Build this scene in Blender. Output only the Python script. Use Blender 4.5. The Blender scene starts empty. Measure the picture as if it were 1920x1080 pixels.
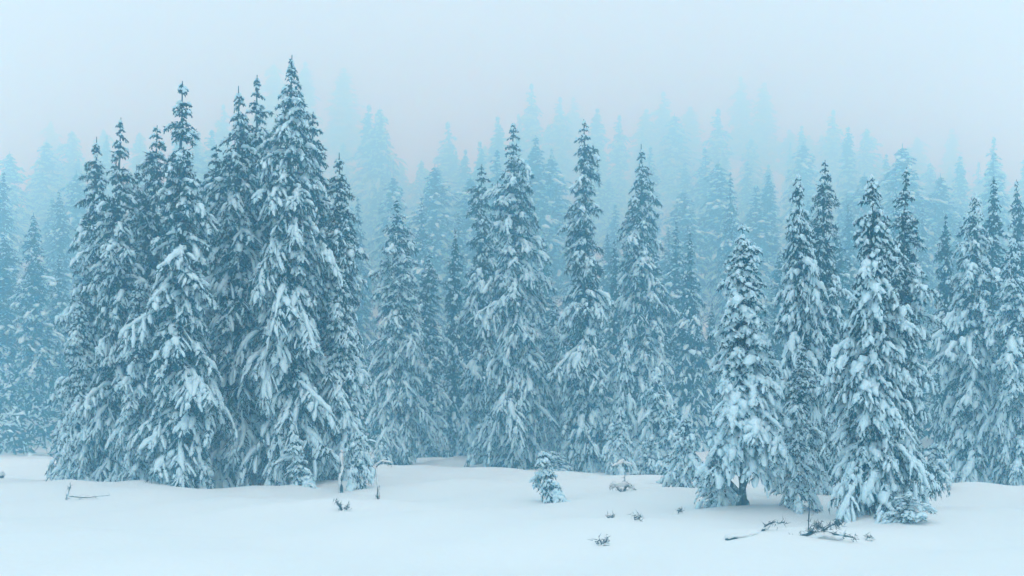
import bpy, math
import numpy as np

# ------------------------------------------------------------------ camera, sky, sun, exposure
S = bpy.context.scene
COL = S.collection
R = math.radians
F = 2380.0                      # focal length in photo pixels (photo 1920 wide)
CAMZ, HOR = 1.6, 780.0          # eye height (m), horizon row in the photo

cd = bpy.data.cameras.new('camera')
cam = bpy.data.objects.new('camera', cd); COL.objects.link(cam)
cam.location = (0, 0, CAMZ); cam.rotation_euler = (R(90), 0, 0)
cd.sensor_width = 36; cd.lens = F / 1920 * 36
cd.shift_y = (HOR - 540) / 1920
cd.clip_start = .1; cd.clip_end = 5000
S.camera = cam

W = bpy.data.worlds.new('World'); S.world = W; W.use_nodes = True
wn, wl = W.node_tree.nodes, W.node_tree.links
wn.clear()
sky = wn.new('ShaderNodeTexSky'); sky.sky_type = 'NISHITA'; sky.sun_disc = False
SUN_EL, SUN_AZ = 58, 150        # degrees; azimuth from +Y (view direction) clockwise
sky.sun_elevation = R(SUN_EL); sky.sun_rotation = R(SUN_AZ)
sky.air_density = 1.5; sky.dust_density = 6
over = wn.new('ShaderNodeRGB'); over.outputs[0].default_value = (6.85, 9.2, 10.8, 1)   # even snow-cloud overcast
mix = wn.new('ShaderNodeMix'); mix.data_type = 'RGBA'; mix.inputs[0].default_value = .93
bg = wn.new('ShaderNodeBackground'); bg.inputs[1].default_value = .1
out = wn.new('ShaderNodeOutputWorld')
wl.new(sky.outputs[0], mix.inputs[6]); wl.new(over.outputs[0], mix.inputs[7])
wl.new(mix.outputs[2], bg.inputs[0]); wl.new(bg.outputs[0], out.inputs[0])

sl = bpy.data.lights.new('sun', 'SUN'); sl.energy = .5; sl.angle = R(40); sl.color = (.86, .95, 1)
sun = bpy.data.objects.new('sun', sl); COL.objects.link(sun)
sun.rotation_euler = (R(90 - SUN_EL), 0, R(180 - SUN_AZ))

vs = S.view_settings
vs.view_transform = 'Standard'; vs.look = 'None'; vs.gamma = 1; vs.use_curve_mapping = False
vs.exposure = 0.25
S.cycles.max_bounces = 40; S.cycles.diffuse_bounces = 5; S.cycles.volume_bounces = 32
S.cycles.glossy_bounces = 1; S.cycles.transmission_bounces = 1; S.cycles.transparent_max_bounces = 4
S.cycles.use_denoising = True
S.cycles.caustics_reflective = False; S.cycles.caustics_refractive = False

FOG = dict(density=.0140, color=(.35, .76, 1.0))

# ------------------------------------------------------------------ materials
def material(name, build):
    m = bpy.data.materials.new(name); m.use_nodes = True
    nt = m.node_tree; b = nt.nodes['Principled BSDF']
    build(nt, nt.nodes, nt.links, b)
    return m

def noise(n, l, scale, detail=3, coord='Object', rough=.55):
    tc = n.new('ShaderNodeTexCoord'); t = n.new('ShaderNodeTexNoise')
    t.inputs['Scale'].default_value = scale; t.inputs['Detail'].default_value = detail
    t.inputs['Roughness'].default_value = rough
    l.new(tc.outputs[coord], t.inputs['Vector'])
    return t

def ramp(n, l, src, stops):
    r = n.new('ShaderNodeValToRGB'); e = r.color_ramp.elements
    while len(e) < len(stops): e.new(.5)
    for k, (p, c) in enumerate(stops): e[k].position = p; e[k].color = (*c, 1)
    l.new(src, r.inputs[0]); return r

def bump(n, l, b, src, strength, dist):
    k = n.new('ShaderNodeBump'); k.inputs['Strength'].default_value = strength
    k.inputs['Distance'].default_value = dist
    l.new(src, k.inputs['Height']); l.new(k.outputs[0], b.inputs['Normal'])

def m_snow_ground(nt, n, l, b):
    t = noise(n, l, .35, 4, 'Generated'); t.inputs['Scale'].default_value = 90
    r = ramp(n, l, t.outputs[0], [(.3, (.70, .74, .74)), (.7, (.76, .79, .79))])
    l.new(r.outputs[0], b.inputs['Base Color'])
    f = noise(n, l, 7, 5); bump(n, l, b, f.outputs[0], .25, .05)
    b.inputs['Roughness'].default_value = .9; b.inputs['Specular IOR Level'].default_value = .15

def m_snow_tree(nt, n, l, b):
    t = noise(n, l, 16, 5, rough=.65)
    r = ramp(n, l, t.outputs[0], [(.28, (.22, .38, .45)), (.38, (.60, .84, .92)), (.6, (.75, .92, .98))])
    l.new(r.outputs[0], b.inputs['Base Color'])
    f = noise(n, l, 22, 3); bump(n, l, b, f.outputs[0], .6, .04)
    b.inputs['Roughness'].default_value = .95; b.inputs['Specular IOR Level'].default_value = .1

def m_needles(nt, n, l, b):
    t = noise(n, l, 2.2, 4)
    r = ramp(n, l, t.outputs[0], [(.3, (.001, .034, .048)), (.55, (.003, .062, .085)), (.74, (.03, .17, .22))])
    l.new(r.outputs[0], b.inputs['Base Color'])
    b.inputs['Roughness'].default_value = .8; b.inputs['Specular IOR Level'].default_value = .1

def m_bark(nt, n, l, b):
    t = noise(n, l, 5, 5)
    r = ramp(n, l, t.outputs[0], [(.3, (.010, .035, .048)), (.55, (.03, .075, .095)), (.66, (.45, .62, .68))])
    l.new(r.outputs[0], b.inputs['Base Color'])
    bump(n, l, b, t.outputs[0], .7, .03)
    b.inputs['Roughness'].default_value = .95; b.inputs['Specular IOR Level'].default_value = .1

M_GROUND = material('field_snow', m_snow_ground)
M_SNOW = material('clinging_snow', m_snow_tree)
M_NEEDLE = material('frosted_needles', m_needles)
M_BARK = material('frosted_bark', m_bark)

# ------------------------------------------------------------------ mesh helpers
class Soup:
    """collects vertices and quads/triangles (quads stored as 4, triangles as 3)"""
    def __init__(s): s.v = []; s.q = []; s.t = []; s.qm = []; s.tm = []; s.n = 0
    def add(s, v, q=None, t=None, mat=0):
        v = np.asarray(v, float).reshape(-1, 3)
        if q is not None and len(q): s.q.append(np.asarray(q) + s.n); s.qm.append(np.full(len(q), mat))
        if t is not None and len(t): s.t.append(np.asarray(t) + s.n); s.tm.append(np.full(len(t), mat))
        s.v.append(v); s.n += len(v)
    def mesh(s, name, mats, smooth=True):
        v = np.concatenate(s.v)
        q = np.concatenate(s.q) if s.q else np.zeros((0, 4), int)
        t = np.concatenate(s.t) if s.t else np.zeros((0, 3), int)
        m = bpy.data.meshes.new(name)
        m.vertices.add(len(v)); m.vertices.foreach_set('co', v.astype(np.float32).ravel())
        loops = np.concatenate([q.ravel(), t.ravel()]).astype(np.int32)
        m.loops.add(len(loops)); m.loops.foreach_set('vertex_index', loops)
        npol = len(q) + len(t); m.polygons.add(npol)
        st = np.concatenate([np.arange(len(q)) * 4, len(q) * 4 + np.arange(len(t)) * 3]).astype(np.int32)
        m.polygons.foreach_set('loop_start', st)
        if len(mats) > 1:
            mi = np.concatenate(s.qm + s.tm).astype(np.int32); m.polygons.foreach_set('material_index', mi)
        m.polygons.foreach_set('use_smooth', np.full(npol, smooth))
        for x in mats: m.materials.append(x)
        m.update(calc_edges=True); m.validate()
        return m

def unit(a): return a / np.maximum(np.linalg.norm(a, axis=-1, keepdims=True), 1e-9)

def blobs(rng, C, rad, sides, lump=.3, flat=.75, lift=.0):
    """N lumpy closed tubes along centre lines C [N,K,3] with radii rad [N,K] -> verts, quads, tris"""
    N, K, _ = C.shape
    T = np.gradient(C, axis=1); T = unit(T)
    up = np.array([0, 0, 1.0])
    side = np.cross(T, up)
    bad = np.linalg.norm(side, axis=-1) < .05
    side[bad] = (1, 0, 0); side = unit(side)
    nrm = np.cross(side, T)
    ph = np.arange(sides) / sides * 2 * math.pi
    r = rad[:, :, None] * (1 + lump * rng.standard_normal((N, K, sides)).clip(-1.6, 1.6))
    V = (C[:, :, None, :] + lift * rad[:, :, None, None] * up
         + (r * np.cos(ph))[..., None] * side[:, :, None, :]
         + (flat * r * np.sin(ph))[..., None] * nrm[:, :, None, :])
    a = C[:, 0] - T[:, 0] * rad[:, :1] * .6 + lift * rad[:, :1] * up
    b = C[:, -1] + T[:, -1] * rad[:, -1:] * .8 + lift * rad[:, -1:] * up
    per = K * sides + 2
    verts = np.concatenate([V.reshape(N, K * sides, 3), a[:, None], b[:, None]], 1)
    k, j = np.meshgrid(np.arange(K - 1), np.arange(sides), indexing='ij')
    j2 = (j + 1) % sides
    q = np.stack([k * sides + j, k * sides + j2, (k + 1) * sides + j2, (k + 1) * sides + j], -1).reshape(-1, 4)
    jj = np.arange(sides); j3 = (jj + 1) % sides
    t = np.concatenate([np.stack([np.full(sides, K * sides), j3, jj], -1),
                        np.stack([np.full(sides, K * sides + 1), (K - 1) * sides + jj, (K - 1) * sides + j3], -1)])
    off = (np.arange(N) * per)[:, None, None]
    return verts.reshape(-1, 3), (q[None] + off).reshape(-1, 4), (t[None] + off).reshape(-1, 3)

def needles(rng, P, D, length, width):
    """thin dark triangles at P [n,3] along D"""
    n = len(P); w = unit(np.cross(D, rng.standard_normal((n, 3)))) * width[:, None]
    V = np.stack([P - w, P + w, P + D * length[:, None]], 1)
    return V.reshape(-1, 3), np.arange(n * 3).reshape(-1, 3)

RNGI = lambda rng, hi, n: rng.integers(0, hi, n)
# ------------------------------------------------------------------ conifer prototypes
def conifer(seed, H=16., Rb=2.4, nb=330, z0=.25, power=.8, a_top=25, a_low=-18, tip_top=-15, tip_low=-68,
            twig_d=10., tw=(4, 26), ndl=13, nl=(.14, .30), snow=.62, pad=.073, rings=3, sides=4, axis_rings=6,
            sparse=.10, lean=0., fork=False, core=1.0, ragged=.28, trunk_r=None, patch=.45, nw=1., ts=.95, inner=.35, rime=4, bites=9):
    """returns (trunk mesh, foliage mesh, snow mesh); metres, base at the origin"""
    rng = np.random.default_rng(seed)
    U = rng.random
    # branches: heights denser at the bottom where the crown is wide
    t = np.sort(U(nb) ** .93)                      # 0 at the top, 1 at the crown's foot
    z = z0 + (H * .98 - z0) * (1 - t)
    az = np.arange(nb) * 2.399963 + U(nb) * 1.1
    prof = t ** power if power < 2 else (1 - np.exp(-power * t)) / (1 - math.exp(-power))
    prof = prof * (1 - .2 * np.clip((t - .7) / .3, 0, 1))      # the skirt does not flare
    sp = np.clip(t / sparse, 0, 1)
    L = Rb * prof * (1 + ragged * (U(nb) * 2 - 1.15)) * (.6 + .4 * sp) + .05
    # lumps in the outline: whole sides of the crown longer or shorter
    L *= 1 + .20 * np.sin(az * 2 + z * 1.7 + seed) + .18 * np.sin(az - z * 1.1 + seed * 2.1) + .12 * np.sin(az * 3 - z * 2.9)
    for _ in range(bites):                          # gaps where boughs are short or broken
        ba, bz = U() * 6.28, H * (.05 + .8 * U()); da = np.abs((az - ba + math.pi) % 6.2832 - math.pi)
        L *= 1 - .6 * np.exp(-(da / .45) ** 2 - ((z - bz) / (.05 * H)) ** 2)
    tt = t ** .55
    a0 = np.radians(a_top + (a_low - a_top) * tt + U(nb) * 16 - 8)
    a1 = np.radians(tip_top + (tip_low - tip_top) * tt + U(nb) * 44 - 22)
    bend = (U(nb) - .5) * .7                        # boughs swing sideways
    kk = a1 - a0; kk[np.abs(kk) < .02] = .02
    er = np.stack([np.cos(az), np.sin(az), 0 * az], -1); el = np.stack([-np.sin(az), np.cos(az), 0 * az], -1)
    up = np.array([0, 0, 1.])
    wob = lambda zz: np.stack([lean * (zz / H) ** 2 * H + .06 * np.sin(zz * .9 + seed), .05 * np.cos(zz * .7 + seed), zz], -1)
    B = wob(z)
    def at(i, s):
        """point on branch i at parameter s"""
        i = np.asarray(i); th = a0[i] + kk[i] * s
        x = (np.sin(th) - np.sin(a0[i])) / kk[i] * L[i]; y = -(np.cos(th) - np.cos(a0[i])) / kk[i] * L[i]
        return B[i] + er[i] * x[..., None] + up * y[..., None] + el[i] * (bend[i] * s * s * L[i])[..., None]
    # twigs
    nt_ = np.clip((L * twig_d).astype(int), *tw)
    bi = np.repeat(np.arange(nb), nt_); NT = len(bi)
    s = .12 + .93 * U(NT) ** .8
    sd = np.where(U(NT) < .5, -1., 1.)
    tl = ((.38 * (1 - s) + .15) * L[bi]).clip(.12, .7) * (.7 + .6 * U(NT))
    fw = np.radians(16 + 62 * U(NT)); dr = .25 + .55 * U(NT) + .25 * t[bi]
    def twig(j, u):
        j = np.asarray(j); i = bi[j]
        return (at(i, s[j] + u * tl[j] * np.cos(fw[j]) / L[i]) + el[i] * (sd[j] * u * tl[j] * np.sin(fw[j]))[..., None]
                - up * (dr[j] * tl[j] * np.power(u, 1.4))[..., None])
    so_f, so_s = Soup(), Soup()
    nsc = np.clip(L / (.42 * Rb), .30, 1.)       # shorter needles towards the tip
    # needles on the twigs and on the branch axes
    j = np.repeat(np.arange(NT), ndl); u = U(len(j))
    P = twig(j, u); D = unit(twig(j, u + .08) - P)
    D = unit(D + .55 * rng.standard_normal(D.shape) - .30 * up)
    so_f.add(*needles(rng, P - .02 * up, D, (nl[0] + (nl[1] - nl[0]) * U(len(j))) * nsc[bi[j]], nw * (.016 + .018 * U(len(j))))[:1],
             t=np.arange(len(j) * 3).reshape(-1, 3))
    i = np.repeat(np.arange(nb), int(ndl * 1.6)); u = U(len(i)); P = at(i, u)
    D = unit(at(i, u + .05) - P); D = unit(D + .6 * rng.standard_normal(D.shape) - .35 * up)
    so_f.add(needles(rng, P, D, (nl[0] + (nl[1] - nl[0]) * U(len(i))) * nsc[i], nw * (.016 + .02 * U(len(i))))[0],
             t=np.arange(len(i) * 3).reshape(-1, 3))
    # needles close to the stem: the dark heart of the crown
    n = int(nb * ndl * core); i = RNGI(rng, nb, n); u = .05 + .5 * U(n)
    P = at(i, u) + rng.standard_normal((n, 3)) * (.10 * L[i])[:, None]
    D = unit(rng.standard_normal((n, 3)) - .8 * up + .5 * er[i])
    so_f.add(needles(rng, P, D, (nl[0] + (nl[1] - nl[0]) * U(n)) * 1.5 * nsc[i], nw * (.03 + .03 * U(n)))[0], t=np.arange(n * 3).reshape(-1, 3))
    # branch wood
    K = 4; sk = np.linspace(0, .95, K); ib = np.arange(nb)
    C = np.stack([at(ib, np.full(nb, x)) for x in sk], 1)
    rad = (.012 + .012 * L)[:, None] * np.linspace(1, .3, K)[None]
    v, q, tr = blobs(rng, C, rad, 4, .05, 1.); so_f.add(v, q, tr)
    # snow load: pads on twigs, patchy over the crown
    pat = .5 + .5 * np.sin(az * 1.7 + z * 2.1 + seed) * np.cos(z * .9 - az + seed * .7)
    pat = np.clip((pat - .5) * 2.2 + .5, 0, 1)
    prob = np.clip(snow * (1 - patch + patch * 1.7 * pat), 0, 1) * np.clip(ts + np.minimum(t / .12, 1) * (1 - ts), 0, 1.2)
    sel = np.where(U(NT) < prob[bi] * np.clip(s * 1.9 - .1, inner, 1))[0]
    sel = np.concatenate([sel, sel[U(len(sel)) < .8]])
    u0 = U(len(sel)) * .75; du = .22 + .34 * U(len(sel))         # short rounded clods
    C = np.stack([twig(sel, u0 + du * x) for x in np.linspace(0, 1, rings)], 1)
    env = np.sin(np.linspace(.6, 2.6, rings)) ** .7
    r0 = (pad * (.45 + .9 * U(len(sel))) * np.clip(tl[sel] / .28, .7, 1.2) * (1 + .8 * (U(len(sel)) < .07)))
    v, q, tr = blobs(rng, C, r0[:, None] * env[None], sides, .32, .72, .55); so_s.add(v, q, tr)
    # rimed needles lying over the clods
    j = np.repeat(np.arange(NT), rime); j = j[U(len(j)) < (.35 + .65 * prob[bi[j]])]; u = U(len(j)); P = twig(j, u) + up * pad * (.3 + .9 * U(len(j)))[:, None]
    D = unit(unit(twig(j, u + .08) - twig(j, u)) + .5 * rng.standard_normal((len(j), 3)) - .25 * up)
    so_s.add(needles(rng, P, D, (nl[0] + (nl[1] - nl[0]) * U(len(j))) * nsc[bi[j]], nw * (.012 + .014 * U(len(j))))[0], t=np.arange(len(j) * 3).reshape(-1, 3))
    # pads along the branch axes, broken into pieces
    reps = np.clip((L * 2.2).astype(int), 1, 5); ib = np.repeat(np.arange(nb), reps)
    ib = ib[U(len(ib)) < np.clip(prob[ib] * 1.1, 0, 1)]
    s0 = U(len(ib)) * .72 + .05; ds = .16 + .26 * U(len(ib))
    C = np.stack([at(ib, s0 + ds * x) for x in np.linspace(0, 1, axis_rings)], 1)
    env = np.sin(np.linspace(.45, 2.75, axis_rings)) ** .6
    r0 = pad * (.7 + .8 * U(len(ib))) * np.clip(L[ib] / 1.0, .72, 1.4) * 1.3
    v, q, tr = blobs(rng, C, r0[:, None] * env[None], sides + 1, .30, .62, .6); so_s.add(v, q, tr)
    # trunk (and leader)
    tro = Soup(); r_b = trunk_r or (.010 * H + .05)
    zz = np.linspace(-.6, H * .985, 14); C = wob(zz)[None]
    rad = (r_b * (1 - np.clip(zz / H, 0, 1)) ** .8 + .012)[None]
    if fork:
        rad[:, :3] *= 1.15
    v, q, tr = blobs(rng, C, rad, 8, .06, 1.); tro.add(v, q, tr)
    if fork:
        for dx, zt in ((.62, 2.4), (-.35, 2.8), (-.9, 1.5)):
            zk = np.linspace(-.5, zt, 7); f = zk.clip(0) / zt
            C = np.stack([wob(zk)[:, 0] + dx * f ** 1.5 * 1.4 - .25 * dx * (1 - f), .1 * f, zk], -1)[None]
            v, q, tr = blobs(rng, C, np.linspace(.12, .07, 7)[None], 7, .1, 1.); tro.add(v, q, tr)
    n = 'conifer_%d' % seed
    return (tro.mesh(n + '_trunk', [M_BARK]), so_f.mesh(n + '_crown', [M_NEEDLE], False),
            so_s.mesh(n + '_snow', [M_SNOW]), H, Rb)

P = {}
P['spire'] = conifer(1, 18, 2.3, 310, snow=1., power=3.1)
P['spire_b'] = conifer(8, 17, 2.0, 270, snow=.95, power=2.4, lean=.015, a_low=-25, tip_low=-75)
P['sparse_top'] = conifer(2, 17, 2.2, 270, sparse=.25, power=.6, ts=.9, snow=1., a_top=30)
P['ragged_top'] = conifer(9, 17, 2.1, 260, sparse=.2, power=.6, ts=.8, snow=.95, a_top=35, tip_top=0, ragged=.5, lean=-.012)
P['broad'] = conifer(3, 17, 2.5, 310, snow=1., power=.55, ts=1.)
P['slim'] = conifer(4, 16, 1.7, 270, snow=1., power=.5, ts=1.)
P['laden'] = conifer(5, 11, 2.0, 260, snow=1., pad=.082, tip_low=-58, a_low=-12, z0=.3, patch=.3, power=.58, ts=1.1, nl=(.10, .22), inner=.35, rime=5)
P['laden_open'] = conifer(6, 10, 1.7, 240, snow=1., pad=.085, tip_low=-58, a_low=-8, z0=1.75, fork=True, patch=.1, inner=.7, rime=7, ndl=9, nl=(.08, .18), trunk_r=.09, power=.72, ts=1.2)
P['laden_wide'] = conifer(7, 11, 2.1, 250, snow=.95, pad=.084, tip_low=-50, a_low=-6, a_top=15, z0=.3, patch=.3, power=.62, ts=1.1, nl=(.10, .22), inner=.35, rime=5)
mid = dict(twig_d=4, tw=(2, 9), ndl=14, nl=(.18, .40), rings=3, sides=4, axis_rings=4, pad=.10, nw=1.3, rime=2)
P['mid_a'] = conifer(11, 18, 2.4, 240, snow=.5, power=.8, **mid)
P['mid_b'] = conifer(12, 19, 2.0, 240, snow=.45, power=2.2, **mid)
P['mid_c'] = conifer(13, 17, 2.8, 240, snow=.5, sparse=.2, **mid)
far = dict(twig_d=2, tw=(2, 5), ndl=14, nl=(.3, .6), rings=2, sides=4, axis_rings=3, pad=.16, nw=2., rime=1)
P['far_a'] = conifer(21, 24, 3.2, 230, snow=.3, power=.75, **far)
P['far_b'] = conifer(22, 24, 4.2, 240, snow=.3, power=2.4, **far)
P['far_c'] = conifer(23, 22, 2.6, 220, snow=.3, power=.8, **far)
young = dict(twig_d=9, tw=(4, 10), ndl=7, rime=8, nl=(.06, .14), patch=0., ts=1., inner=.8, core=.4, ragged=.75, bites=5)
P['young_a'] = conifer(31, 3.2, 1.0, 110, lean=.05, power=.6, snow=1., pad=.08, z0=.1, **young)
P['young_b'] = conifer(32, 2.4, .85, 80, lean=.12, power=.45, snow=1., pad=.085, z0=.05, tip_low=-75, **young)
P['young_c'] = conifer(33, 1.6, .8, 60, snow=1., pad=.09, z0=.03, power=.5, a_low=5, tip_low=-40, **young)

# ------------------------------------------------------------------ ground
SKY_X = [-400, 0, 95, 200, 320, 420, 520, 640, 720, 800, 900, 1000, 1100, 1250, 1400, 1480, 1560, 1640, 1720, 1790, 1850, 1920, 2300]
SKY_Y = [330, 330, 250, 290, 270, 230, 140, 140, 200, 245, 215, 170, 190, 180, 150, 220, 260, 300, 270, 245, 310, 350, 340]
BANKS = []                      # snow banked up against the lowest boughs: x, y, height, width
_r = np.random.default_rng(12)
for lo, hi, step, D, j in ((118, 700, 30, 26.6, .5), (700, 1270, 34, 35.6, .8), (1290, 1460, 30, 20.3, .3), (1460, 1580, 34, 21.4, .4), (1560, 1740, 30, 19.2, .3), (1750, 1930, 30, 28.2, .4)):
    for p in np.arange(lo, hi, step):
        d = D + j * _r.standard_normal(); BANKS.append(((p + 14 * _r.standard_normal() - 960) / F * d, d, (.015 + .085 * _r.random() ** 1.5) * (D / 26.6) ** .8, .25 + .4 * _r.random()))
def ground(X, Y):
    X, Y = np.asarray(X, float), np.asarray(Y, float)
    px = 960 + X / 440. * F
    m = 0
    for d in (-70, 0, 70):
        m = m + ((HOR - np.interp(px + d, SKY_X, SKY_Y)) / F * 440 + 2 - 26) / 3
    a = np.clip(Y - 50, 0, None); c = np.minimum(a, 400)
    hill = m * (c / 390) ** 1.26 + .03 * np.clip(a - 400, 0, 250)
    far_w = np.clip((Y - 70) / 60, 0, 1)
    z = hill + far_w * (2.0 * np.sin(X * .045 + 1) * np.cos(Y * .037) + 1.2 * np.sin(X * .11 + Y * .06))
    X, Y = X / .8, Y / .8            # the clearing
    near = .8 * (1 - np.clip((Y - 68) / 30, 0, 1))
    u = .15 * np.sin(X * .31 + .7) * np.sin(Y * .26 + .4) + .12 * np.sin(X * .55 + Y * .62) + .055 * np.sin(X * 1.3 - Y * 1.25 + 2) + .012 * np.sin(X * 2.9 + Y * 3.3)
    u = u * np.clip((Y - 4) / 14, 0, 1)
    # drift in front of the left clump, drifts under the right-hand trees, crest of the clearing
    u += .10 * np.exp(-((X + 8) / 4.7) ** 2 - ((Y - 33.3) / 3.4) ** 2)
    u += .0 * np.exp(-((X - 7.4) / 2.7) ** 2 - ((Y - 24) / 2.7) ** 2)
    u += .20 * np.exp(-((X + 2) / 6) ** 2 - ((Y - 53) / 4) ** 2)
    u += .12 * np.exp(-((X - 1.7) / 3.4) ** 2 - ((Y - 41) / 2.7) ** 2)
    u += .04 * np.exp(-((X - 4) / 3.4) ** 2 - ((Y - 20.6) / 2) ** 2)
    for A, w, yc in ((.24, .8, 31.5 + 1.6 * np.sin(X * .22 + .5) - .12 * X), (.2, .7, 25.5 + 1.3 * np.sin(X * .3 + 2) + .10 * X),
                     (.16, .6, 20.2 + .9 * np.sin(X * .35 + 4) + .05 * X), (.14, .9, 42 + 2 * np.sin(X * .2 + 1))):
        u += A * (.5 + .5 * np.sin(X * .27 + yc * .3 + A * 40)) * np.exp(-np.clip((Y - yc) / 5, 0, None)) / (1 + np.exp(-(Y - yc) / (w * .35)))
    u -= .35 * np.exp(-((Y - 64) / 5.5) ** 2) + .5 * np.exp(-((X + 28) / 9) ** 2 - ((Y - 74) / 9) ** 2)
    h = z + near * u
    for bx, by, bh, bw in BANKS:
        h = h + bh * np.exp(-((X * .8 - bx) / bw) ** 2 - ((Y * .8 - by) / (bw * .8)) ** 2)
    return h

def structure(name, me):
    o = bpy.data.objects.new(name, me); COL.objects.link(o); o['kind'] = 'structure'; return o

ys = np.concatenate([np.linspace(-140, 8, 40), np.linspace(8.3, 60, 170), np.linspace(61, 470, 130), np.linspace(476, 660, 20)])
xh = np.concatenate([np.linspace(0, 26, 100), np.linspace(26.6, 160, 70), np.linspace(164, 420, 40)])
xs = np.concatenate([-xh[:0:-1], xh])
gx, gy = np.meshgrid(xs, ys); gz = ground(gx, gy)
nx, ny = len(xs), len(ys)
so = Soup(); ii, jj = np.meshgrid(np.arange(ny - 1), np.arange(nx - 1), indexing='ij')
b0 = (ii * nx + jj).ravel()
so.add(np.stack([gx, gy, gz], -1).reshape(-1, 3), np.stack([b0, b0 + 1, b0 + nx + 1, b0 + nx], -1))
structure('snow_field', so.mesh('snow_field', [M_GROUND]))

# ------------------------------------------------------------------ placing trees
RNG = np.random.default_rng(77)
def spot(px, D): return (px - 960) / F * D
NEAR = CAMZ / 3.
def copy_of(me, name, parent):
    o = bpy.data.objects.new(name, me); COL.objects.link(o); o.parent = parent; return o
def tree(kind, px, D, top=None, H=None, half=None, label='', group=None, name='conifer_tree', rot=None, tilt=0., base=None, cat='tree'):
    """a tree whose foot stands on the ground at distance D; top = row of its tip in the photo, half = half width of the crown in photo pixels"""
    tr, fo, sn, H0, R0 = P[kind]
    X = spot(px, D); g = float(ground(X, D)) - .05
    if H is None: H = CAMZ + (HOR - top) / F * D - g
    sz = H / H0
    sx = (half * .9 / F * D) / R0 if half else sz * (.8 + .5 * RNG.random() + .5 * (kind[:3] == 'far'))
    e = bpy.data.objects.new(name, None); COL.objects.link(e)
    e.location = (X, D, g); e.rotation_euler = ((RNG.random() - .5) * .02, tilt + (RNG.random() - .5) * .02, RNG.random() * 6.28 if rot is None else rot)
    e.scale = (sx, sx, sz); e.empty_display_size = .3
    e['label'] = label; e['category'] = cat
    if group: e['group'] = group
    copy_of(tr, 'trunk', e)
    c = copy_of(fo, 'crown', e); copy_of(sn, 'snow_load', c)['kind'] = 'stuff'
    return e

G = 'tall firs of the front left clump'
tree('spire_b', 176, 57.5 * NEAR, top=245, half=78, label='thin dark-tipped spruce at the outer left edge of the front left clump', group=G)
tree('ragged_top', 222, 54.5 * NEAR, top=212, half=80, label='spruce with a bare spiky leader, second from the left in the left clump', group=G)
tree('slim', 286, 56 * NEAR, top=225, half=75, label='shorter bushy-topped spruce between the two spiky-leadered trees of the left clump', group=G)
tree('sparse_top', 345, 51.5 * NEAR, top=140, half=106, label='tall spruce with a ragged bare leader in the middle of the left clump', group=G)
tree('spire_b', 438, 54.5 * NEAR, top=150, half=92, label='left one of the two close twin-topped spruces in the left clump', group=G)
tree('ragged_top', 481, 56.5 * NEAR, top=132, half=92, label='right one of the two close twin-topped spruces in the left clump', group=G)
tree('spire', 540, 53.5 * NEAR, top=92, half=98, label='tallest and darkest spruce of the picture, with a dense pointed top', group=G)
tree('slim', 590, 58.5 * NEAR, top=200, half=80, label='dark spruce half hidden behind the tallest spruce, on its right side', group=G)
tree('spire_b', 628, 55 * NEAR, top=275, half=82, label='lower spruce with curved drooping boughs at the right end of the left clump', group=G)
tree('slim', 398, 57.5 * NEAR, top=262, half=80, label='spruce filling the space behind the ragged leader and the twin tops', group=G)
tree('spire_b', 250, 58.5 * NEAR, top=300, half=84, label='darker spruce set back between the left trees of the clump', group=G)
tree('laden', 262, 52.5 * NEAR, top=520, half=66, label='low snow-heavy spruce filling the foot of the left clump', group=G)
tree('laden', 150, 54.5 * NEAR, top=560, half=58, label='low snow-plastered spruce at the far left foot of the clump', group=G)
tree('laden', 640, 54.0 * NEAR, top=500, half=60, label='round-topped snow-laden spruce leaning out at the right foot of the clump', group=G)

G = 'spruces along the back edge of the clearing'
tree('broad', 748, 78 * NEAR, top=365, half=76, label='snowy spruce standing alone just right of the left clump', group=G)
tree('slim', 800, 86 * NEAR, top=470, half=52, label='narrow hazy spruce close behind the lone tree right of the left clump', group=G)
tree('mid_b', 850, 88 * NEAR, top=420, half=40, label='dim narrow spruce with a dark lower stem beside the bright gap', group=G)
tree('broad', 965, 73 * NEAR, top=222, half=90, label='large broad spruce at the middle of the picture, dark at its foot', group=G)
tree('slim', 905, 80 * NEAR, top=300, half=60, label='hazy spruce with sloping boughs touching the left side of the large middle spruce', group=G)
tree('slim', 1096, 71 * NEAR, top=212, half=64, label='slender tall spruce right of the large middle spruce', group=G)
tree('spire_b', 1205, 84 * NEAR, top=262, half=72, label='dull hazy spruce between the slender tall spruce and the dark gap', group=G)
tree('young_a', 1232, 68 * NEAR, top=690, half=48, label='small spruce with wide snowy boughs at the foot of the dull hazy spruce', group=G)
tree('young_a', 1165, 69 * NEAR, top=640, half=36, label='small snow-clotted spruce beside the slender tall spruce', group=G)
tree('laden', 1040, 76 * NEAR, top=560, half=46, label='low snowy spruce squeezed between the two middle trees', group=G)

G = 'trees of the front right clump'
tree('laden_open', 1392, 38.2 * NEAR, top=412, half=106, rot=.3, label='snow-laden spruce with a bare forked trunk showing at its foot', group=G)
tree('laden_wide', 1500, 45.5 * NEAR, top=318, half=82, label='broad-topped snowy spruce just right of the forked trunk', group=G)
tree('slim', 1548, 52 * NEAR, top=292, half=58, label='thin spruce tip rising behind the broad-topped snowy spruce', group=G)
tree('laden_wide', 1640, 36.2 * NEAR, top=318, half=104, label='largest snow-heavy spruce of the right clump, dark hollow low in its boughs', group=G)
tree('ragged_top', 1690, 43 * NEAR, top=305, half=80, label='spruce with a thin leader close behind the largest right-hand spruce', group=G)
tree('laden', 1500, 41.5 * NEAR, top=640, half=56, label='low snow-clotted spruce between forked trunk and largest right-hand spruce', group=G)
tree('laden', 1822, 56.5 * NEAR, top=355, half=82, label='spruce with thick snow pads left of the pair at the right edge', group=G)
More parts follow.
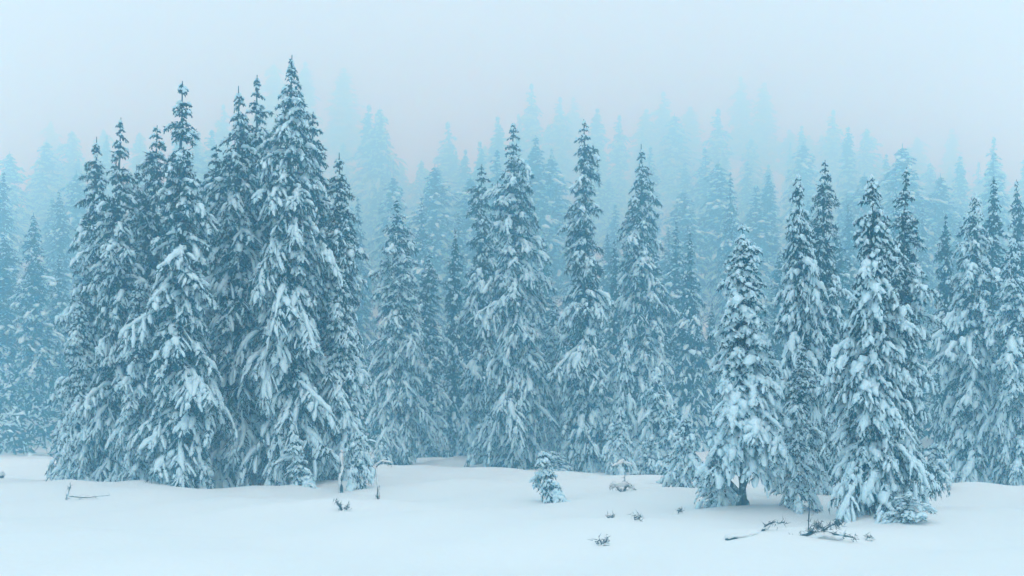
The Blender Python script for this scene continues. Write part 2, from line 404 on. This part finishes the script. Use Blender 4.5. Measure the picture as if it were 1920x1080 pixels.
tree('mid_a', 1866, 66 * NEAR, top=318, half=66, label='hazy spruce tip behind the thick-padded spruces at the right edge', group=G)
tree('mid_b', 1776, 70 * NEAR, top=392, half=46, label='faint slim spruce on the left of the right-edge group', group=G)
tree('laden', 1905, 55 * NEAR, top=440, half=72, label='heavily padded spruce cut by the right edge of the picture', group=G)
tree('mid_b', 1908, 68 * NEAR, top=328, half=50, label='hazy spruce tip at the very right edge of the picture', group=G)

G = 'dim trees at the left edge'
tree('mid_a', 62, 128 * NEAR, top=392, half=72, label='dim spruce by the left edge with a bare thin trunk under its boughs', group=G)
tree('mid_b', 10, 138 * NEAR, top=430, half=60, label='dim spruce cut by the left edge of the picture', group=G)
tree('mid_c', 112, 140 * NEAR, top=470, half=60, label='dim spruce in the gap left of the front left clump', group=G)

# rows behind, further and further up the slope
MARKS = [(-60, 150, 'by the left edge'), (150, 320, 'above the left half of the left clump'), (320, 470, 'behind the ragged bare leader'),
         (470, 600, 'behind the tallest spruce'), (600, 700, 'right of the tallest spruce'), (700, 800, 'behind the lone snowy spruce'),
         (800, 900, 'over the bright gap'), (900, 1040, 'behind the large middle spruce'), (1040, 1150, 'behind the slender spruce'),
         (1150, 1270, 'behind the dull hazy spruce'), (1270, 1340, 'over the dark gap'), (1340, 1440, 'above the forked trunk'),
         (1440, 1580, 'behind the broad-topped spruce'), (1580, 1720, 'behind the largest right spruce'),
         (1720, 1800, 'over the pale gap on the right'), (1800, 1980, 'by the right edge')]
ORD = ['', 'first', 'second', 'third', 'fourth', 'fifth', 'sixth', 'seventh', 'eighth', 'ninth']
NUM = ['', 'one', 'two', 'three', 'four', 'five', 'six', 'seven', 'eight', 'nine']
def name_by_place(items, what):
    """items: list of (px, tree); labels them by the landmark they stand behind and their order there"""
    for lo, hi, where in MARKS:
        inside = sorted([(p, o) for p, o in items if lo <= p < hi], key=lambda v: v[0])
        for k, (p, o) in enumerate(inside):
            o['label'] = what + ' ' + where if len(inside) == 1 else '%s %s, %s from left' % (what, where, ORD[k + 1])
    for p, o in items:
        if p < -60: o['label'] = what + ' beyond the left edge'
        elif p >= 1980: o['label'] = what + ' beyond the right edge'
def row(D, spread, step, kinds, hs, what, group, skip=(), lo=-100, hi=2020):
    px = lo; got = []
    while px < hi:
        x = px + (RNG.random() - .5) * step * .8; d = D + (RNG.random() - .5) * spread
        px += step
        if any(a < x < b for a, b in skip): continue
        if (x < -60 and any(p < -60 for p, _ in got)) or (x >= 1980 and any(p >= 1980 for p, _ in got)): continue
        got.append((x, tree(kinds[RNG.integers(len(kinds))], x, d, H=hs[0] + (hs[1] - hs[0]) * RNG.random(), group=group)))
    name_by_place(got, what)
MID = ['mid_a', 'mid_b', 'mid_c']; FAR = ['far_a', 'far_b', 'far_c']
row(57, 8, 58, MID, (6, 10), 'dim blue first-row spruce', 'first row behind the clearing', skip=((-40, 140), (640, 720), (790, 880), (1725, 1800)))
row(74, 11, 56, MID, (7, 12), 'grey-blue second-row spruce', 'second row on the slope', skip=((0, 120), (650, 700), (770, 880), (1710, 1800)))
row(100, 16, 56, MID, (9, 15), 'hazy third-row spruce', 'third row on the slope', skip=((40, 110),))
row(142, 24, 60, FAR, (10, 18), 'pale fourth-row spruce', 'fourth row on the slope')
row(215, 40, 60, FAR, (13, 21), 'paler fifth-row spruce', 'fifth row on the slope')
row(310, 60, 60, FAR, (15, 25), 'faint sixth-row spruce', 'sixth row on the slope')
# single tops that show on the skyline
tips = []
for px, py, D in [(95, 205, 429), (515, 112, 418), (572, 110, 396), (645, 122, 429), (690, 190, 264), (716, 192, 248), (840, 225, 286),
                  (935, 212, 264), (998, 152, 319), (1050, 178, 330), (1076, 178, 429), (1118, 198, 308), (1210, 200, 374),
                  (1245, 168, 385), (1292, 195, 407), (1345, 200, 286), (1390, 140, 429), (1432, 150, 418), (1482, 240, 407),
                  (1516, 250, 429), (1541, 250, 418), (1560, 252, 440), (1592, 250, 440), (1720, 250, 418), (1785, 225, 440), (396, 240, 220),
                  (416, 262, 231), (1652, 290, 407), (1860, 300, 374)]:
    g = float(ground(spot(px, D), D)); H = CAMZ + (HOR - py) / F * D - g
    tips.append((px, tree(FAR[RNG.integers(3)], px, D, H=min(max(H, 14), 36), half=46 + 20 * RNG.random(), group='tips on the skyline')))
name_by_place(tips, 'foggy skyline tip')

# young growth under the trees of the slope: too dense and dim to count
def undergrowth():
    r = np.random.default_rng(5); n = 2800
    D = 54 + 290 * r.random(n) ** 1.5; X = (r.random(n) - .5) * 1.16 * 1920 / F * D
    h = (1.6 + 2.6 * r.random(n)) * (1 + D / 300); w = h * (.26 + .16 * r.random(n)); k = 56
    i = np.repeat(np.arange(n), k); t = r.random(n * k) ** .6; az = r.random(n * k) * 6.283
    q = w[i] * t * (.4 + .6 * r.random(n * k))
    Pn = np.stack([X[i] + np.cos(az) * q, D[i] + np.sin(az) * q, ground(X, D)[i] + h[i] * (1 - t)], -1)
    Dn = unit(np.stack([np.cos(az), np.sin(az), -.7 + 0 * az], -1) + .5 * r.standard_normal((n * k, 3)))
    ln = h[i] * (.10 + .10 * r.random(n * k)) * (.4 + .6 * t)
    so = Soup(); white = r.random(n * k) < .3
    for sel, m in ((~white, 0), (white, 1)):
        v, tt = needles(r, Pn[sel], Dn[sel], ln[sel], ln[sel] * .15); so.add(v, t=tt, mat=m)
    o = bpy.data.objects.new('undergrowth', so.mesh('undergrowth', [M_NEEDLE, M_SNOW], False)); COL.objects.link(o)
    o['kind'] = 'stuff'; o['label'] = 'dim snowy young growth between the trunks on the slope'; o['category'] = 'undergrowth'
undergrowth()

# ------------------------------------------------------------------ saplings, shrubs and dead wood in the snow
def on_ground(px, py):
    D = CAMZ * F / (py - HOR)
    for _ in range(30): D = .5 * D + .5 * (CAMZ - float(ground(spot(px, D), D))) * F / (py - HOR)
    return D
def small(kind, px, py, hpx, half, label, name='snowy_sapling', tilt=0., group=None, cat='sapling'):
    D = on_ground(px, py)
    return tree(kind, px, D, H=hpx / F * D, half=half, label=label, group=group, name=name, tilt=tilt, cat=cat)
G = 'snow-covered saplings and bushes'
small('young_b', 1036, 942, 105, 36, 'dark leaning sapling with clotted snow out in the clearing', tilt=.25, group=G)
small('young_b', 560, 915, 95, 40, 'snow-smothered bush under the right half of the left clump', 'snowy_bush', group=G, cat='bush')
small('young_b', 668, 918, 110, 30, 'ragged snowy sapling between snow-wrapped post and thin pole', group=G)
small('young_a', 1290, 925, 150, 44, 'snowy sapling at the left foot of the forked-trunk spruce', group=G)
small('young_c', 1262, 905, 60, 34, 'snowy bush left of the forked-trunk spruce', 'snowy_bush', group=G, cat='bush')
small('young_a', 1492, 955, 150, 44, 'young spruce right of the forked trunk', group=G)
small('young_b', 1690, 978, 62, 44, 'snow-capped bush at the front foot of the largest right-hand spruce', 'snowy_bush', group=G, cat='bush')
small('young_b', 1745, 930, 90, 36, 'snowy sapling at the right foot of the right clump', group=G)
small('young_b', 1140, 884, 120, 26, 'snow-plastered sapling before the slender tall spruce', group=G)
small('young_b', 1190, 880, 90, 28, 'snow-plastered sapling before the dull hazy spruce', group=G)
small('young_a', 1250, 893, 150, 40, 'wide pale sapling at the edge of the dark gap', group=G)
small('young_a', 1160, 892, 130, 34, 'rounded pale sapling before the foot of the slender tall spruce', group=G)
small('young_a', 1335, 950, 120, 46, 'snow-heavy sapling hugging the left side of the forked trunk', group=G)
small('young_b', 1212, 890, 80, 30, 'smallest pale sapling of those below the dull hazy spruce', group=G)
small('young_b', 905, 868, 90, 30, 'pale snowy sapling left of the large middle spruce', group=G)
small('young_c', 735, 868, 34, 36, 'snowy scrub at the foot of the lone snowy spruce', 'snowy_bush', group=G, cat='bush')
small('young_c', 1035, 884, 40, 36, 'snowy scrub between the feet of the two middle trees', 'snowy_bush', group=G, cat='bush')

def dead_wood(name, label, px, py, lines, snow=(), cat='twig', group=None, fuzz=0, seed=0):
    """lines: polylines of (dx, dz, dy, radius) in metres from the foot; snow: the same for snow lying on them"""
    rng = np.random.default_rng(900 + seed); D = on_ground(px, py); X = spot(px, D)
    e = bpy.data.objects.new(name, None); COL.objects.link(e); e.location = (X, D, float(ground(X, D)))
    e.scale = (.66, .66, .66)
    e['label'] = label; e['category'] = cat; e.empty_display_size = .2
    if group: e['group'] = group
    def rings(ls, n):
        for ln in ls:
            a = np.array(ln, float); k = np.linspace(0, len(a) - 1, n)
            b = np.stack([np.interp(k, np.arange(len(a)), a[:, c]) for c in range(4)], -1)
            b[1:-1, :3] += rng.standard_normal((n - 2, 3)) * .012
            yield b[None, :, [0, 2, 1]], b[None, :, 3]
    w = Soup()
    for C, r in rings(lines, 7):
        v, q, t = blobs(rng, C, r, 6, .12, 1.); w.add(v, q, t)
        if fuzz:
            i = rng.integers(0, 7, fuzz); Pn = C[0, i] + rng.standard_normal((fuzz, 3)) * .03
            Dn = unit(rng.standard_normal((fuzz, 3)) + np.array([0, 0, .3])); v, t = needles(rng, Pn, Dn, .05 + .10 * rng.random(fuzz), np.full(fuzz, .008))
            w.add(v, t=t)
    copy_of(w.mesh(name + '_wood', [M_BARK]), 'wood', e)
    if snow:
        sn = Soup()
        for C, r in rings(snow, 8):
            v, q, t = blobs(rng, C, r * .85, 8, .36, .75, .25); sn.add(v, q, t)
        copy_of(sn.mesh(name + '_snow', [M_GROUND]), 'snow_load', e)['kind'] = 'stuff'
    return e
G = 'twigs poking out of the snow'
dead_wood('dead_pole', 'thin frosted pole standing at the right end of the left clump', 709, 936,
          [[(0, -.1, 0, .022), (-.03, .5, 0, .020), (-.09, 1.0, 0, .014)], [(-.08, .95, 0, .02), (.15, 1.12, 0, .014), (.4, 1.02, 0, .008)]],
          [[(-.10, 1.0, 0, .03), (.1, 1.14, 0, .06), (.42, 1.08, 0, .03)], [(.03, -.02, 0, .05), (.02, .3, -.02, .025), (-.03, .7, -.02, .03), (-.08, 1.0, -.02, .02)]], 'pole', fuzz=60, seed=1)
dead_wood('snow_wrapped_post', 'snow-wrapped broken stem standing before the right end of the left clump', 640, 924,
          [[(0, -.1, 0, .06), (-.02, .7, 0, .05), (.02, 1.3, 0, .04)]],
          [[(-.05, .0, 0, .07), (-.04, .6, 0, .08), (0, 1.2, 0, .10), (.02, 1.34, 0, .05)]], 'post', fuzz=90, seed=2)
def tuft(px, py, h, label, n=4, seed=0):
    r = np.random.default_rng(seed)
    ls = []
    for k in range(n):
        dx = (r.random() - .5) * 2.2 * h; ls.append([(dx * .2, -.03, 0, .012), (dx * .6, h * (.3 + .3 * r.random()), 0, .010), (dx, h * (.25 + .8 * r.random()), .05, .005)])
    dead_wood('twig_tuft', label, px, py, ls, [[(-h * .7, -.02, -.05, .03), (0, .0, -.04, .05), (h * .6, -.02, -.05, .03)]], 'twig', G, fuzz=26, seed=seed)
tuft(648, 958, .26, 'small dark twig tuft alone on the snow before the left clump', 5, 11)
tuft(1146, 975, .13, 'pair of twigs poking out near the middle of the clearing', 3, 12)
tuft(1194, 977, .12, 'flat twig just right of the pair of twigs in the clearing', 3, 13)
tuft(1268, 964, .16, 'tiny upright twig left of the forked-trunk spruce', 2, 14)
tuft(1132, 1021, .14, 'nearest little twig in the open snow', 3, 15)
tuft(1628, 1012, .08, 'thin twig lying before the largest right-hand spruce', 2, 16)
tuft(45, 905, .12, 'twig tip in the snow by the left edge', 2, 17)
dead_wood('bare_stem', 'slim upright stem with a low snowy twig ball in the clearing', 1165, 922,
          [[(.1, -.1, 0, .012), (.11, .4, 0, .011), (.11, .85, 0, .009)], [(0, 0, 0, .02), (-.2, .18, 0, .01), (-.3, .12, 0, .008)], [(.05, 0, 0, .02), (.2, .16, 0, .01), (.33, .08, 0, .008)]],
          [[(-.3, .1, 0, .04), (-.1, .2, 0, .09), (.15, .2, 0, .09), (.33, .08, 0, .04)], [(-.25, .72, 0, .03), (.0, .82, 0, .08), (.3, .76, 0, .04)]], 'stem', fuzz=120, seed=21)
dead_wood('bare_stem', 'slim bare stem standing before the low brush of the right clump', 1516, 997,
          [[(0, -.1, 0, .013), (.01, .35, 0, .011), (.0, .8, 0, .007)]], [[(-.1, .0, 0, .04), (.1, .02, 0, .03)]], 'stem', fuzz=30, seed=22)
dead_wood('fallen_bough', 'low snowed-in bough lying before the right clump', 1545, 1010,
          [[(-.6, .0, 0, .02), (0, .14, 0, .02), (.55, .02, 0, .012)], [(-.1, .1, 0, .015), (.2, .3, 0, .01), (.3, .28, 0, .006)], [(-.3, .05, 0, .012), (-.15, .22, 0, .008), (-.1, .25, 0, .006)]],
          [[(-.4, -.02, -.03, .05), (-.1, .05, -.03, .08), (.1, .06, -.03, .07), (.3, .0, -.03, .04)]], 'bough', fuzz=160, seed=23)
dead_wood('fallen_log', 'short snow-topped log lying before the forked trunk', 1400, 1004,
          [[(-.42, -.07, -.25, .05), (0, -.05, .0, .05), (.5, .0, .5, .04)], [(.3, .0, .3, .03), (.5, .2, .4, .02), (.8, .22, .4, .01)]],
          [[(-.40, -.04, -.24, .07), (.0, .0, 0, .10), (.5, .04, .5, .08)], [(.35, .1, .3, .02), (.55, .17, .4, .03), (.7, .18, .4, .015)]], 'log', fuzz=60, seed=24)

dead_wood('dead_boughs', 'thin grey dead boughs half sunk in snow before the far left of the clump', 165, 936,
          [[(-.6, .0, 0, .014), (-.55, .25, 0, .012), (-.5, .36, 0, .007)], [(-.55, .08, 0, .012), (0, .05, 0, .011), (.6, .1, 0, .007)]],
          [[(-.3, -.05, 0, .05), (0, -.03, 0, .06), (.3, -.04, 0, .05)]], 'bough', fuzz=40, seed=25)
dead_wood('tree_stump', 'small snow-capped stump at the very left edge', 3, 905,
          [[(0, -.1, 0, .13), (0, .15, 0, .12), (0, .26, 0, .11)]], [[(-.1, .27, 0, .08), (0, .32, 0, .14), (.1, .27, 0, .08)]], 'stump', fuzz=20, seed=26)

# ------------------------------------------------------------------ haze
hb = Soup()
x0, x1, y0, y1, z0, z1 = -425, 425, -145, 665, -2.5, 172
c = [(x, y, z) for z in (z0, z1) for y in (y0, y1) for x in (x0, x1)]
hb.add(c, [(0, 2, 3, 1), (4, 5, 7, 6), (0, 1, 5, 4), (2, 6, 7, 3), (0, 4, 6, 2), (1, 3, 7, 5)])
hm = bpy.data.materials.new('fog'); hm.use_nodes = True
hn = hm.node_tree.nodes; hn.clear()
ho = hn.new('ShaderNodeOutputMaterial'); pv = hn.new('ShaderNodeVolumePrincipled')
pv.inputs['Color'].default_value = (*FOG['color'], 1); pv.inputs['Density'].default_value = FOG['density']
pv.inputs['Anisotropy'].default_value = .85
pv.inputs['Absorption Color'].default_value = (1, 1, 1, 1)
hm.node_tree.links.new(pv.outputs[0], ho.inputs['Volume'])
haze = bpy.data.objects.new('haze', hb.mesh('haze', [hm], False)); COL.objects.link(haze)
haze['kind'] = 'stuff'; haze['label'] = 'pale even fog filling the air'
